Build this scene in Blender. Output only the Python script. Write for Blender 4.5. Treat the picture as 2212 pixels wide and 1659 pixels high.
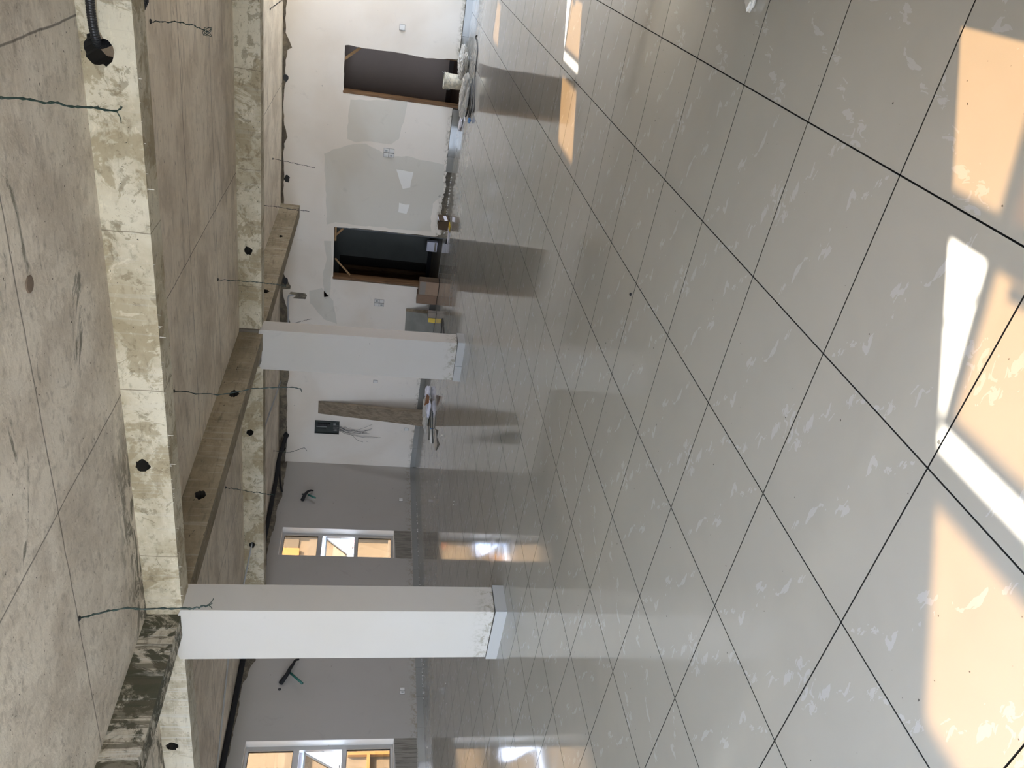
import bpy, bmesh, math, random
from mathutils import Vector, Matrix, noise
from mathutils.geometry import tessellate_polygon
random.seed(7)
for o in list(bpy.data.objects): bpy.data.objects.remove(o)
scn = bpy.context.scene
COL = scn.collection

# ---------------------------------------------------------------- camera
F_PX = 1676.91
CAM = Vector((0.1274, 2.0547, 1.4928))
YAW, TILT, ROLL = 3.69749083, 1.37535783, 0.0714318236
def _rz(t): return Matrix(((math.cos(t), -math.sin(t), 0), (math.sin(t), math.cos(t), 0), (0, 0, 1)))
def _rx(t): return Matrix(((1, 0, 0), (0, math.cos(t), -math.sin(t)), (0, math.sin(t), math.cos(t))))
RU = _rz(YAW) @ _rx(TILT) @ _rz(ROLL)          # upright camera frame
ux, uy, uz = RU.col[0], RU.col[1], RU.col[2]
cam_d = bpy.data.cameras.new('camera')
cam = bpy.data.objects.new('camera', cam_d); COL.objects.link(cam)
m = Matrix.Identity(4)                          # the phone was held upright, the frame is stored on its side
for i, v in enumerate((-uy, ux, uz)):
    for j in range(3): m[j][i] = v[j]
m.translation = CAM
cam.matrix_world = m
cam_d.sensor_fit = 'HORIZONTAL'; cam_d.sensor_width = 36; cam_d.lens = F_PX / 2212 * 36
cam_d.clip_start = 0.02; cam_d.clip_end = 300
scn.camera = cam

# ---------------------------------------------------------------- world, sun, exposure
SUN_DIR = Vector((0.758, 0.50, -1.0)).normalized()
w = bpy.data.worlds.new('sky'); scn.world = w; w.use_nodes = True
nt = w.node_tree; bg = nt.nodes['Background']
sky = nt.nodes.new('ShaderNodeTexSky'); sky.sky_type = 'PREETHAM'
sky.sun_direction = -SUN_DIR; sky.turbidity = 4.5
mixs = nt.nodes.new('ShaderNodeMixRGB'); mixs.inputs[0].default_value = 0.55
mixs.inputs[2].default_value = (0.56, 0.75, 1.0, 1)
nt.links.new(sky.outputs[0], mixs.inputs[1]); nt.links.new(mixs.outputs[0], bg.inputs[0])
SKY_STRENGTH = 19
bg.inputs[1].default_value = SKY_STRENGTH
sd = bpy.data.lights.new('sun', 'SUN'); sd.energy = 44; sd.angle = math.radians(0.9); sd.color = (1.0, 0.93, 0.82)
sun = bpy.data.objects.new('sun', sd); COL.objects.link(sun)
sun.rotation_euler = SUN_DIR.to_track_quat('-Z', 'Y').to_euler(); sun.location = (-8, -6, 14)
# sampling portals in the openings: they give off no light, they only tell the renderer where the sky is seen
def portal(name, loc, sx, sy, rot):
    d = bpy.data.lights.new(name, 'AREA'); d.shape = 'RECTANGLE'; d.size = sx; d.size_y = sy; d.cycles.is_portal = True
    o = bpy.data.objects.new(name, d); COL.objects.link(o); o.location = loc; o.rotation_euler = rot
portal('sky_portal', (5.9, 11.02, 1.55), 12.2, 3.1, (math.radians(-90), 0, 0))
portal('sky_portal', (-0.44, 6.85, 1.55), 3.1, 8.3, (0, math.radians(-90), 0))
portal('sky_portal', (-0.44, -11.95, 1.67), 2.34, 1.6, (0, math.radians(-90), 0))
vs = scn.view_settings; vs.view_transform = 'Standard'; vs.look = 'None'; vs.gamma = 1; vs.use_curve_mapping = False
vs.exposure = 0.13
scn.cycles.use_denoising = True
scn.cycles.max_bounces = 14; scn.cycles.diffuse_bounces = 10; scn.cycles.glossy_bounces = 4
scn.cycles.transparent_max_bounces = 12
scn.cycles.sample_clamp_indirect = 8
scn.cycles.caustics_reflective = False; scn.cycles.caustics_refractive = False

# ---------------------------------------------------------------- points of the room from points of the photograph
def ray(px, py): return RU @ Vector(((1659 - py - 829.5) / F_PX, (1106 - px) / F_PX, -1))
def on(px, py, ax, v):
    d = ray(px, py); return CAM + d * ((v - CAM[ax]) / d[ax])
def onX(px, py, v): return on(px, py, 0, v)
def onY(px, py, v): return on(px, py, 1, v)
def onZ(px, py, v): return on(px, py, 2, v)
def proj(p):
    v = RU.transposed() @ (Vector(p) - CAM)
    if v.z > -0.05: return None
    return (1106 - F_PX * v.y / -v.z, 1659 - (829.5 + F_PX * v.x / -v.z))

# ---------------------------------------------------------------- materials
def N(nt, t, **k):
    n = nt.nodes.new(t)
    for a, b in k.items(): setattr(n, a, b)
    return n
class Mat:
    """small node builder around one principled shader"""
    def __init__(s, name, col=(.5, .5, .5), rough=.6, metal=0., spec=.5):
        s.m = bpy.data.materials.new(name); s.m.use_nodes = True; s.t = s.m.node_tree
        s.b = s.t.nodes['Principled BSDF']
        s.b.inputs['Base Color'].default_value = (*col, 1); s.b.inputs['Roughness'].default_value = rough
        s.b.inputs['Metallic'].default_value = metal; s.b.inputs['Specular IOR Level'].default_value = spec
        s.col = None; s.base = col; s.h = None
    def lk(s, a, b): s.t.links.new(a, b)
    def coord(s, kind='Object', scale=(1, 1, 1), rot=(0, 0, 0), loc=(0, 0, 0)):
        if kind == 'Position': src = N(s.t, 'ShaderNodeNewGeometry').outputs['Position']
        else: src = N(s.t, 'ShaderNodeTexCoord').outputs[kind]
        mp = N(s.t, 'ShaderNodeMapping'); mp.inputs['Scale'].default_value = scale
        mp.inputs['Rotation'].default_value = rot; mp.inputs['Location'].default_value = loc
        s.lk(src, mp.inputs[0]); return mp.outputs[0]
    def noise(s, vec, scale=5, detail=6, rough=.6, dist=0):
        n = N(s.t, 'ShaderNodeTexNoise'); n.inputs['Scale'].default_value = scale; n.inputs['Detail'].default_value = detail
        n.inputs['Roughness'].default_value = rough; n.inputs['Distortion'].default_value = dist
        s.lk(vec, n.inputs['Vector']); return n.outputs['Fac']
    def ramp(s, fac, a, b, ca=0., cb=1.):
        r = N(s.t, 'ShaderNodeMapRange'); r.interpolation_type = 'SMOOTHSTEP'
        for i, v in enumerate((a, b, ca, cb)): r.inputs[i + 1].default_value = v
        s.lk(fac, r.inputs[0]); return r.outputs[0]
    def math(s, op, a, b=None, c=None):
        n = N(s.t, 'ShaderNodeMath', operation=op)
        for i, v in enumerate((a, b, c)):
            if v is None: continue
            if isinstance(v, (int, float)): n.inputs[i].default_value = v
            else: s.lk(v, n.inputs[i])
        return n.outputs[0]
    def mix(s, fac, col, mode='MIX'):
        n = N(s.t, 'ShaderNodeMixRGB', blend_type=mode)
        if isinstance(fac, (int, float)): n.inputs[0].default_value = fac
        else: s.lk(fac, n.inputs[0])
        if s.col is None: n.inputs[1].default_value = (*s.base, 1)
        else: s.lk(s.col, n.inputs[1])
        if isinstance(col, tuple): n.inputs[2].default_value = (*col, 1)
        else: s.lk(col, n.inputs[2])
        s.col = n.outputs[0]; s.lk(s.col, s.b.inputs['Base Color']); return s
    def bump(s, h, strength=.3, dist=.01):
        b = N(s.t, 'ShaderNodeBump'); b.inputs['Strength'].default_value = strength; b.inputs['Distance'].default_value = dist
        s.lk(h, b.inputs['Height'])
        if s.h is not None: s.lk(s.h, b.inputs['Normal'])
        s.h = b.outputs[0]; s.lk(s.h, s.b.inputs['Normal']); return s
    def sep(s, vec):
        n = N(s.t, 'ShaderNodeSeparateXYZ'); s.lk(vec, n.inputs[0]); return n.outputs

def plain(name, col, rough=.6, metal=0., var=.0, spec=.5, scale=8):
    M = Mat(name, col, rough, metal, spec)
    if var:
        c = M.coord('Object'); f = M.noise(c, scale)
        M.mix(M.ramp(f, .35, .7, 0, var), tuple(x * .45 for x in col))
    return M.m

def concrete(name, col, dark, streak_axis=0, drip=0., green=0., sharp=0., iso=False):
    """bare cast concrete: blotches, formwork grain along one axis, lime drips, mould"""
    M = Mat(name, col, .85, 0, .25)
    p = M.coord('Position')
    big = M.noise(p, 1.3, 5, .62, .4)
    M.mix(M.ramp(big, .42, .66, 0, .75), dark)
    if sharp:
        b2 = M.noise(p, 2.6, 9, .68, .7)
        M.mix(M.ramp(b2, .50, .545, 0, sharp), tuple(x * .95 for x in dark))
        b3 = M.noise(M.coord('Position', loc=(3, 1, 4)), 5.5, 9, .72, .9)
        M.mix(M.ramp(b3, .57, .60, 0, sharp * .8), tuple(x * .62 for x in dark))
        M.mix(M.ramp(b3, .40, .37, 0, sharp * .6), tuple(min(1, x * 1.22) for x in col))
    sc = [5.5, 5.5, 5.5]; sc[streak_axis] = .9 if not iso else 3.5
    g = M.noise(M.coord('Position', tuple(sc)), 3.2, 7, .68, .3)
    M.mix(M.ramp(g, .5, .72, 0, .6), tuple(x * .55 for x in dark))
    M.mix(M.ramp(g, .28, .44, .35, 0), tuple(min(1, x * 1.25) for x in col))
    pit = M.noise(M.coord('Position', tuple(x * 1.8 for x in sc)), 6, 3, .5)
    hole = M.ramp(pit, .70, .735)
    M.mix(hole, (.03, .027, .02))
    if drip:
        d = M.noise(M.coord('Position', (9, 9, .35)), 2.6, 5, .65, .15)
        M.mix(M.ramp(d, .56, .62, 0, drip), (.55, .54, .49))
        M.mix(M.ramp(d, .40, .34, 0, drip * .7), tuple(x * .5 for x in dark))
    if green:
        gr = M.noise(M.coord('Position', (1, 1.6, .9)), 2.4, 8, .72, .8)
        M.mix(M.ramp(gr, .47, .54, 0, green), (.05, .05, .03))
        st = M.noise(M.coord('Position', (7, 7, .4)), 2.4, 6, .7, .2)
        M.mix(M.ramp(st, .50, .56, 0, green * .8), (.085, .075, .05))
        M.mix(M.ramp(st, .42, .39, 0, drip * .8), (.50, .48, .42))
    M.bump(g, .5, .012); M.bump(pit, -.3, .006)
    return M
def seams(M, lines_x=(), lines_y=(), wdt=.008, col=(.1, .09, .075)):
    x, y, z = M.sep(M.coord('Position'))
    wob = M.noise(M.coord('Position'), 3, 2)
    for val, ax in [(v, x) for v in lines_x] + [(v, y) for v in lines_y]:
        d = M.math('ABSOLUTE', M.math('SUBTRACT', M.math('MULTIPLY_ADD', wob, .03, ax), val + .015))
        M.mix(M.ramp(d, wdt * .3, wdt, .75, 0), col)

M_SLAB2 = concrete('board_marked_slab_concrete', (.82, .74, .62), (.58, .50, .40), 0, sharp=.25)
seams(M_SLAB2, (3.45, 8.4), (-5.2, -6.45, -9.0, -10.3, -11.5), .009); M_SLAB2 = M_SLAB2.m
M_SLAB = concrete('slab_concrete', (.70, .635, .54), (.50, .435, .355), 0, sharp=.35, iso=True)
seams(M_SLAB, (3.45, 1.0, -1.5, 8.4), (-1.56, -.35), .009)
mould = M_SLAB.noise(M_SLAB.coord('Position', (1.0, 2.4, 1)), 1.15, 7, .7, 1.2)
M_SLAB.mix(M_SLAB.ramp(mould, .63, .70, 0, .75), (.10, .10, .075))
_y = M_SLAB.sep(M_SLAB.coord('Position'))
_near = M_SLAB.math('MULTIPLY', M_SLAB.ramp(_y[1], -2.25, -2.7), M_SLAB.ramp(_y[0], 3.2, 4.4))
M_SLAB.mix(M_SLAB.math('MULTIPLY', _near, M_SLAB.ramp(M_SLAB.noise(M_SLAB.coord('Position', (1.2, 3, 1)), 3.0, 7, .7, .8), .44, .56, 0, .85)), (.075, .07, .05))
M_SLAB = M_SLAB.m
M_BEAM = concrete('beam_concrete', (.58, .53, .41), (.33, .27, .17), 0, drip=.15, sharp=.75, iso=True)
seams(M_BEAM, (2.22, 3.40, 5.0), (), .006, (.16, .13, .09)); M_BEAM = M_BEAM.m
M_BEAM2 = concrete('cross_beam_concrete', (.33, .275, .19), (.21, .17, .11), 1, drip=.2, sharp=.4).m
M_BEAMM = concrete('mouldy_beam_concrete', (.46, .41, .33), (.20, .175, .12), 1, drip=.5, green=.95, sharp=.4).m
M_BEAMW = concrete('washed_beam_concrete', (.58, .54, .44), (.34, .29, .20), 0, drip=.7, sharp=.5).m
M_GREY = concrete('grey_core_concrete', (.18, .16, .13), (.10, .09, .07), 2).m

def brick_core():
    M = Mat('rough_wall_core', (.14, .12, .095), .9, 0, .2)
    c = M.coord('Position')
    M.mix(M.ramp(M.noise(c, 4, 7, .7, .6), .4, .65), (.30, .26, .19))
    M.mix(M.ramp(M.noise(c, 14, 4, .6), .62, .7, 0, .8), (.06, .05, .045))
    M.bump(M.noise(c, 18, 6, .7), .9, .03)
    return M.m
M_CORE = brick_core()

def plaster(name, col, stain=.25, tint=(.8, .74, .66), low=None):
    M = Mat(name, col, .8, 0, .3)
    p = M.coord('Position')
    M.mix(M.ramp(M.noise(p, .55, 4, .5, .4), .4, .65, 0, .5), tuple(a * b for a, b in zip(col, tint)))
    M.mix(M.ramp(M.noise(p, 3.5, 6, .65, .8), .60, .72, 0, stain), tuple(x * .72 for x in col))
    M.mix(M.ramp(M.noise(p, 9, 3, .5), .735, .755, 0, .55), tuple(x * .4 for x in col))
    if low:
        z = M.sep(p)[2]
        f = M.math('MULTIPLY', M.ramp(z, low, .12, 0, 1), M.ramp(M.noise(p, 13, 6, .72, .5), .47, .62))
        M.mix(M.math('MULTIPLY', f, .75), (.22, .19, .125))
    M.bump(M.noise(p, 30, 4, .6), .12, .004); M.bump(M.noise(p, 2, 3), .15, .03)
    return M
M_PLW = plaster('white_wall_plaster', (.77, .72, .65), .3, low=.22).m
M_PLB = plaster('grey_wall_paint', (.385, .36, .325), .3, (.9, .9, .88), low=.3).m
M_PLC = plaster('column_plaster', (.50, .475, .435), .2, (.95, .93, .88), low=.33).m
M_PLP = plaster('skim_coat_patch', (.64, .615, .55), .35).m
M_PLP2 = plaster('fresh_white_patch', (.84, .835, .80), .15).m
def _render():
    M = Mat('unpainted_grey_render', (.24, .22, .185), .85, 0, .25)
    M.mix(M.ramp(M.noise(M.coord('Position', (3, 14, .8)), 3.0, 6, .7), .45, .6, 0, .8), (.12, .105, .085))
    return M.m
M_RENDER = _render()
M_REV = plaster('reveal_paint', (.74, .73, .71), .1).m

def tile_mat(name, veins=True, base=(.435, .42, .385)):
    M = Mat(name, base, .16, 0, .65)
    p = M.coord('Position'); uv = M.coord('UV')
    M.mix(M.ramp(M.noise(M.coord('UV', (1, 1, 1)), 1.6, 3, .5, .6), .35, .7, 0, .55), tuple(x * .90 for x in base))
    M.mix(M.ramp(M.noise(p, .5, 3, .5), .35, .7, 0, .5), tuple(a * b for a, b in zip(base, (.93, .96, .98))))
    if veins:
        for k, (ang, off, sd) in enumerate(((.62, .30, 0.), (.55, .78, 3.3))):
            q = M.coord('UV', (1, 1, 1), (0, 0, ang), (0, 0, 0))
            x, y, z = M.sep(q)
            n = M.noise(M.coord('UV', (1, 1, 1), (0, 0, ang), (sd, sd, 0)), 3.1, 2, .5)
            c0 = math.cos(ang) * off
            d = M.math('ABSOLUTE', M.math('SUBTRACT', M.math('MULTIPLY_ADD', n, .45, y), c0 + .32))
            band = M.ramp(d, .02, .085, 1, 0)
            bl = M.noise(M.coord('UV', (1.0, 1.9, 1), (0, 0, ang + .25), (sd, sd + .4, 0)), 9.5, 3, .55, .9)
            M.mix(M.math('MULTIPLY', M.ramp(M.math('MULTIPLY', M.math('SUBTRACT', bl, .40), band), .142, .158), .52), (.56, .57, .60))
    # footprints of dust and scuffs
    sc = M.noise(M.coord('Position', (1, 1, 1)), 2.3, 6, .7, 1.5)
    r = M.ramp(sc, .45, .7, .06, .17)
    M.lk(r, M.b.inputs['Roughness'])
    sp = M.noise(p, 45, 1, .3)
    M.mix(M.ramp(sp, .80, .82, 0, .8), (.05, .05, .045))
    M.bump(M.noise(p, 1.7, 2, .4), .018, .02)
    return M.m
M_TILE = tile_mat('polished_floor_tile')
M_SKIRT = tile_mat('skirting_tile', False, (.26, .255, .235))
M_SKIRTL = tile_mat('lit_skirting_tile', False, (.42, .415, .40))  # same tile in a lighter copy: the columns' brighter light put into the colour
M_SCREED = plain('dark_joint_screed', (.02, .019, .017), .95)
M_UNLIT = plain('painted_recess_shade', (.03, .026, .02), .95)  # near-black: shade inside the holes and the closet put into the colour
M_ALU = plain('grey_aluminium', (.42, .41, .39), .45, .3)
M_RUB = plain('black_gasket', (.02, .02, .02), .6)
def glass():
    M = Mat('bronze_tinted_glass'); t = M.t; t.nodes.remove(M.b)
    tr = N(t, 'ShaderNodeBsdfTransparent'); tr.inputs[0].default_value = (.425, .335, .232, 1)
    gl = N(t, 'ShaderNodeBsdfGlossy'); gl.inputs['Roughness'].default_value = .02; gl.inputs[0].default_value = (.9, .85, .75, 1)
    fr = N(t, 'ShaderNodeLayerWeight'); fr.inputs[0].default_value = .12
    mx = N(t, 'ShaderNodeMixShader'); t.links.new(M.math('MULTIPLY_ADD', fr.outputs['Facing'], .25, .03), mx.inputs[0])
    t.links.new(tr.outputs[0], mx.inputs[1]); t.links.new(gl.outputs[0], mx.inputs[2])
    t.links.new(mx.outputs[0], t.nodes['Material Output'].inputs[0]); return M.m
M_GLASS = glass()
def wood(name, col, dark, scale=1, axis=2, rough=.6):
    M = Mat(name, col, rough, 0, .3)
    s = [14, 14, 14]; s[axis] = 1.1
    g = M.noise(M.coord('Object', tuple(s)), 1.6 * scale, 6, .65, .5)
    M.mix(M.ramp(g, .38, .68), dark)
    M.mix(M.ramp(M.noise(M.coord('Object'), 7, 4), .62, .72, 0, .5), tuple(x * .5 for x in dark))
    M.bump(g, .25, .004); return M.m
M_DOORW = wood('brown_door_timber', (.20, .11, .05), (.10, .05, .022))
M_BATTEN = wood('raw_pine_batten', (.34, .21, .10), (.24, .14, .06))
M_PLANK = wood('weathered_board', (.26, .21, .15), (.16, .125, .085), rough=.8)
M_BLACK = plain('black_plastic', (.012, .012, .013), .45)
M_FOAM = plain('black_foam_sleeve', (.008, .007, .008), .8)
M_GREEN = plain('green_plastic_tube', (.02, .115, .09), .4)
M_WIREG = plain('dark_green_wire', (.012, .03, .022), .5)
M_WIREB = plain('dark_wire', (.03, .028, .026), .5)
M_WIREL = plain('grey_wire', (.16, .15, .14), .5)
M_PVC = plain('grey_pvc', (.40, .41, .42), .4)
M_STEEL = plain('dark_grey_steel', (.055, .065, .06), .5, .4, .4)
M_STEELL = plain('pale_steel', (.32, .33, .32), .4, .3)
M_SWITCH = plain('white_switch_plastic', (.66, .65, .62), .35)
M_CARD = plain('brown_cardboard', (.27, .175, .115), .8, 0, .2)
M_CARDD = plain('dark_cardboard', (.085, .052, .028), .85, 0, .3)
M_CARDL = plain('pale_cardboard', (.33, .225, .155), .8, 0, .15)
M_CARDP = plain('printed_grey_label', (.27, .235, .20), .8, 0, .1)
M_YEL = plain('yellow_print', (.62, .43, .02), .5)
M_WHITE = plain('white_paper', (.72, .71, .78), .7)
M_LIGHTC = plain('light_grey_board', (.25, .255, .235), .5, 0, .35, scale=3)
M_BAG = plain('clear_plastic_film', (.66, .63, .57), .35, 0, .35, scale=12)
M_BAG.node_tree.nodes['Principled BSDF'].inputs['Alpha'].default_value = .82
M_BUCK = plain('stained_cream_plastic', (.66, .60, .46), .5, 0, .75, scale=16)
M_BLUE = plain('blue_plastic', (.05, .14, .30), .4)
M_RUST = plain('orange_brown_scrap', (.30, .12, .04), .7)
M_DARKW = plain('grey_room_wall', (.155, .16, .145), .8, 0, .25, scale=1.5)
M_BEIGEW = plain('taupe_room_wall', (.58, .48, .42), .8, 0, .15, scale=1)
M_BROWNF = wood('brown_inner_floor', (.15, .095, .06), (.085, .05, .03), axis=0)
M_DUST = plain('gypsum_crumbs', (.60, .58, .54), .9)

# ---------------------------------------------------------------- mesh helpers
def link(ob, parent=None, kind=None, label=None, cat=None, group=None):
    COL.objects.link(ob)
    if parent is not None: ob.parent = parent
    if kind: ob['kind'] = kind
    if label: ob['label'] = label
    if cat: ob['category'] = cat
    if group: ob['group'] = group
    return ob
def mo(name, verts, faces, mat, parent=None, smooth=False, **k):
    me = bpy.data.meshes.new(name); me.from_pydata([tuple(v) for v in verts], [], faces); me.update()
    bm = bmesh.new(); bm.from_mesh(me); bmesh.ops.recalc_face_normals(bm, faces=bm.faces); bm.to_mesh(me); bm.free()
    me.materials.append(mat)
    if smooth: me.shade_smooth()
    return link(bpy.data.objects.new(name, me), parent, **k)
def empty(name, loc, **k):
    o = bpy.data.objects.new(name, None); o.location = loc; o.empty_display_size = .1
    return link(o, None, **k)
def under(o, parent):
    """parent o keeping the coordinates it was built in"""
    o.parent = parent
    o.matrix_parent_inverse = Matrix.Translation(-parent.location) if parent.location.length else Matrix.Identity(4)
    return o
class MB:
    def __init__(s): s.v = []; s.f = []
    def add(s, v, f):
        n = len(s.v); s.v += [Vector(q) for q in v]; s.f += [tuple(i + n for i in q) for q in f]; return s
    def box(s, x0, x1, y0, y1, z0, z1):
        v = [(x, y, z) for x in (x0, x1) for y in (y0, y1) for z in (z0, z1)]
        return s.add(v, [(0, 1, 3, 2), (4, 6, 7, 5), (0, 4, 5, 1), (2, 3, 7, 6), (0, 2, 6, 4), (1, 5, 7, 3)])
    def hexa(s, pts):
        """8 points: bottom ring then top ring"""
        return s.add(pts, [(3, 2, 1, 0), (4, 5, 6, 7), (0, 1, 5, 4), (1, 2, 6, 5), (2, 3, 7, 6), (3, 0, 4, 7)])
    def bar(s, a, b, wdt, hgt, up=Vector((0, 0, 1))):
        a = Vector(a); b = Vector(b); d = (b - a).normalized(); x = d.cross(up)
        if x.length < 1e-4: x = d.cross(Vector((0, 1, 0)))
        x.normalize(); y = x.cross(d); x *= wdt / 2; y *= hgt / 2
        return s.hexa([a - x - y, a + x - y, a + x + y, a - x + y, b - x - y, b + x - y, b + x + y, b - x + y])
    def tube(s, pts, r, seg=8, rf=None):
        pts = [Vector(p) for p in pts]; n = len(pts); t0 = (pts[1] - pts[0]).normalized()
        u = t0.orthogonal().normalized(); V = []; F = []
        for i, p in enumerate(pts):
            t = ((pts[min(i + 1, n - 1)] - pts[max(i - 1, 0)])).normalized()
            u = (u - t * u.dot(t))
            u = u.normalized() if u.length > 1e-5 else t.orthogonal().normalized()
            b = t.cross(u); rr = r if rf is None else rf(i)
            for k in range(seg):
                a = 2 * math.pi * k / seg; V.append(p + (u * math.cos(a) + b * math.sin(a)) * rr)
        for i in range(n - 1):
            for k in range(seg):
                F.append((i * seg + k, i * seg + (k + 1) % seg, (i + 1) * seg + (k + 1) % seg, (i + 1) * seg + k))
        F.append(tuple(range(seg))[::-1]); F.append(tuple((n - 1) * seg + k for k in range(seg)))
        return s.add(V, F)
    def lathe(s, prof, c=(0, 0, 0), seg=24, caps=True):
        V = []; F = []; c = Vector(c)
        for r, z in prof:
            for k in range(seg): a = 2 * math.pi * k / seg; V.append(c + Vector((r * math.cos(a), r * math.sin(a), z)))
        for i in range(len(prof) - 1):
            for k in range(seg): F.append((i * seg + k, i * seg + (k + 1) % seg, (i + 1) * seg + (k + 1) % seg, (i + 1) * seg + k))
        if caps: F.append(tuple(range(seg))[::-1]); F.append(tuple((len(prof) - 1) * seg + k for k in range(seg)))
        return s.add(V, F)
    def go(s, name, mat, parent=None, smooth=False, **k): return mo(name, s.v, s.f, mat, parent, smooth, **k)
def box(name, x0, x1, y0, y1, z0, z1, mat, parent=None, bevel=0, **k):
    o = MB().box(x0, x1, y0, y1, z0, z1).go(name, mat, parent, **k)
    if bevel:
        bm = bmesh.new(); bm.from_mesh(o.data)
        bmesh.ops.bevel(bm, geom=bm.edges[:], offset=bevel, segments=2, affect='EDGES'); bm.to_mesh(o.data); bm.free()
    return o
def curve(pts, n=8):
    """catmull-rom through pts"""
    P = [Vector(p) for p in pts]; P = [P[0] * 2 - P[1]] + P + [P[-1] * 2 - P[-2]]; out = []
    for i in range(1, len(P) - 2):
        for k in range(n):
            t = k / n; a, b, c, d = P[i - 1:i + 3]
            out.append(.5 * ((2 * b) + (c - a) * t + (2 * a - 5 * b + 4 * c - d) * t * t + (3 * b - a - 3 * c + d) * t ** 3))
    out.append(P[-2]); return out
def sheet(name, outer, holes, ax, base, thick, mat, parent=None, **k):
    """prism of a polygon with holes; ax 0: polygon in (y,z) at x=base; ax 1: polygon in (x,z) at y=base; ax 2: (x,y) at z=base"""
    def P(a, b, o):
        return Vector((o, a, b)) if ax == 0 else Vector((a, o, b)) if ax == 1 else Vector((a, b, o))
    rings = [outer] + list(holes)
    tris = tessellate_polygon([[Vector((a, b, 0)) for a, b in r] for r in rings])
    flat = [q for r in rings for q in r]; n = len(flat)
    V = [P(a, b, base) for a, b in flat] + [P(a, b, base + thick) for a, b in flat]
    F = [tuple(t) for t in tris] + [tuple(i + n for i in reversed(t)) for t in tris]
    o = 0; first = len(F) + len(outer)
    for r in rings:
        L = len(r)
        for i in range(L): j = (i + 1) % L; F.append((o + i, o + j, o + j + n, o + i + n))
        o += L
    hm = k.pop('hole_mat', None)
    ob = mo(name, V, F, mat, parent, **k)
    if hm is not None:
        ob.data.materials.append(hm)
        for i in range(first, len(F)): ob.data.polygons[i].material_index = 1
    return ob
def jag(pts, step=.08, amp=.012, seed=0):
    """polyline -> the same line broken up like chipped plaster"""
    rn = random.Random(seed); out = []
    for (a, b), (c, d) in zip(pts[:-1], pts[1:]):
        L = math.hypot(c - a, d - b); n = max(1, int(L / step))
        nx, ny = -(d - b) / (L or 1), (c - a) / (L or 1)
        for i in range(n):
            t = (i + (rn.random() - .5) * .5 * (i > 0)) / n; e = (rn.random() - .5) * 2 * amp * (i > 0)
            out.append((a + (c - a) * t + nx * e, b + (d - b) * t + ny * e))
    out.append(tuple(pts[-1])); return out
def xz(px, py, Y): p = onY(px, py, Y); return (p.x, p.z)
def yz(px, py, X): p = onX(px, py, X); return (p.y, p.z)

# ================================================================ SETTING
XB, YR = 11.99, -12.88            # back wall, right wall (plaster faces)
XF, YL = -0.18, 11.0               # window wall behind the camera, open side
S1, S2, S3 = 3.11, 3.15, 3.19     # slab undersides, bay by bay

# ---- floor
floor = box('floor', XF - .3, XB + .25, YR - .25, YL + .3, -.2, -.02, M_SCREED, kind='structure')
T = .6; G = .0024
tb = bmesh.new()
def tile_mesh(x0, x1, y0, y1, name):
    me = bpy.data.meshes.new(name); bm = bmesh.new(); uvl = bm.loops.layers.uv.new('UVMap')
    b = .0002
    for (dz, i) in ((0, b), (-b, 0), (-.018, 0)):
        for (x, y) in ((x0 + G + i, y0 + G + i), (x1 - G - i, y0 + G + i), (x1 - G - i, y1 - G - i), (x0 + G + i, y1 - G - i)):
            bm.verts.new((x, y, dz))
    bm.verts.ensure_lookup_table(); V = bm.verts
    bm.faces.new([V[0], V[1], V[2], V[3]])
    for r in (0, 4):
        for k in range(4): bm.faces.new([V[r + k], V[r + 4 + k], V[r + 4 + (k + 1) % 4], V[r + (k + 1) % 4]])
    bmesh.ops.recalc_face_normals(bm, faces=bm.faces)
    for f in bm.faces:
        for l in f.loops: l[uvl].uv = (l.vert.co.x / T + .5, l.vert.co.y / T + .5)
        f.material_index = 0 if f.normal.z > .9 else 1
    bm.to_mesh(me); bm.free(); me.materials.append(M_TILE); me.materials.append(M_SCREED); return me
full = tile_mesh(-T / 2, T / 2, -T / 2, T / 2, 'tile')
tiles = []
for i in range(-1, 20):
    for j in range(-22, 19):
        x0, x1, y0, y1 = max(i * T, XF), min((i + 1) * T, XB + .02), max(j * T, YR), min((j + 1) * T, YL)
        if x1 - x0 < .03 or y1 - y0 < .03: continue
        cs = [proj((x, y, 0)) for x, y in ((x0, y0), (x1, y0), (x1, y1), (x0, y1))]
        area = 0
        if all(cs):
            a = abs(sum(cs[k][0] * cs[(k + 1) % 4][1] - cs[(k + 1) % 4][0] * cs[k][1] for k in range(4))) / 2
            cx = [min(max(c[0], 0), 2212) for c in cs]; cy = [min(max(c[1], 0), 1659) for c in cs]
            if (max(cx) - min(cx)) * (max(cy) - min(cy)) > 0:
                area = a * (max(cx) - min(cx)) / (max(c[0] for c in cs) - min(c[0] for c in cs)) * (max(cy) - min(cy)) / (max(c[1] for c in cs) - min(c[1] for c in cs))
        elif any(c and 0 < c[0] < 2600 and -300 < c[1] < 2000 for c in cs): area = 1e6
        tiles.append((area, i, j, x0, x1, y0, y1))
tiles.sort(key=lambda t: -t[0])
rest = bmesh.new(); rest_uv = rest.loops.layers.uv.new('UVMap')
ORI = [0, 0, 2, 2]
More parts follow.
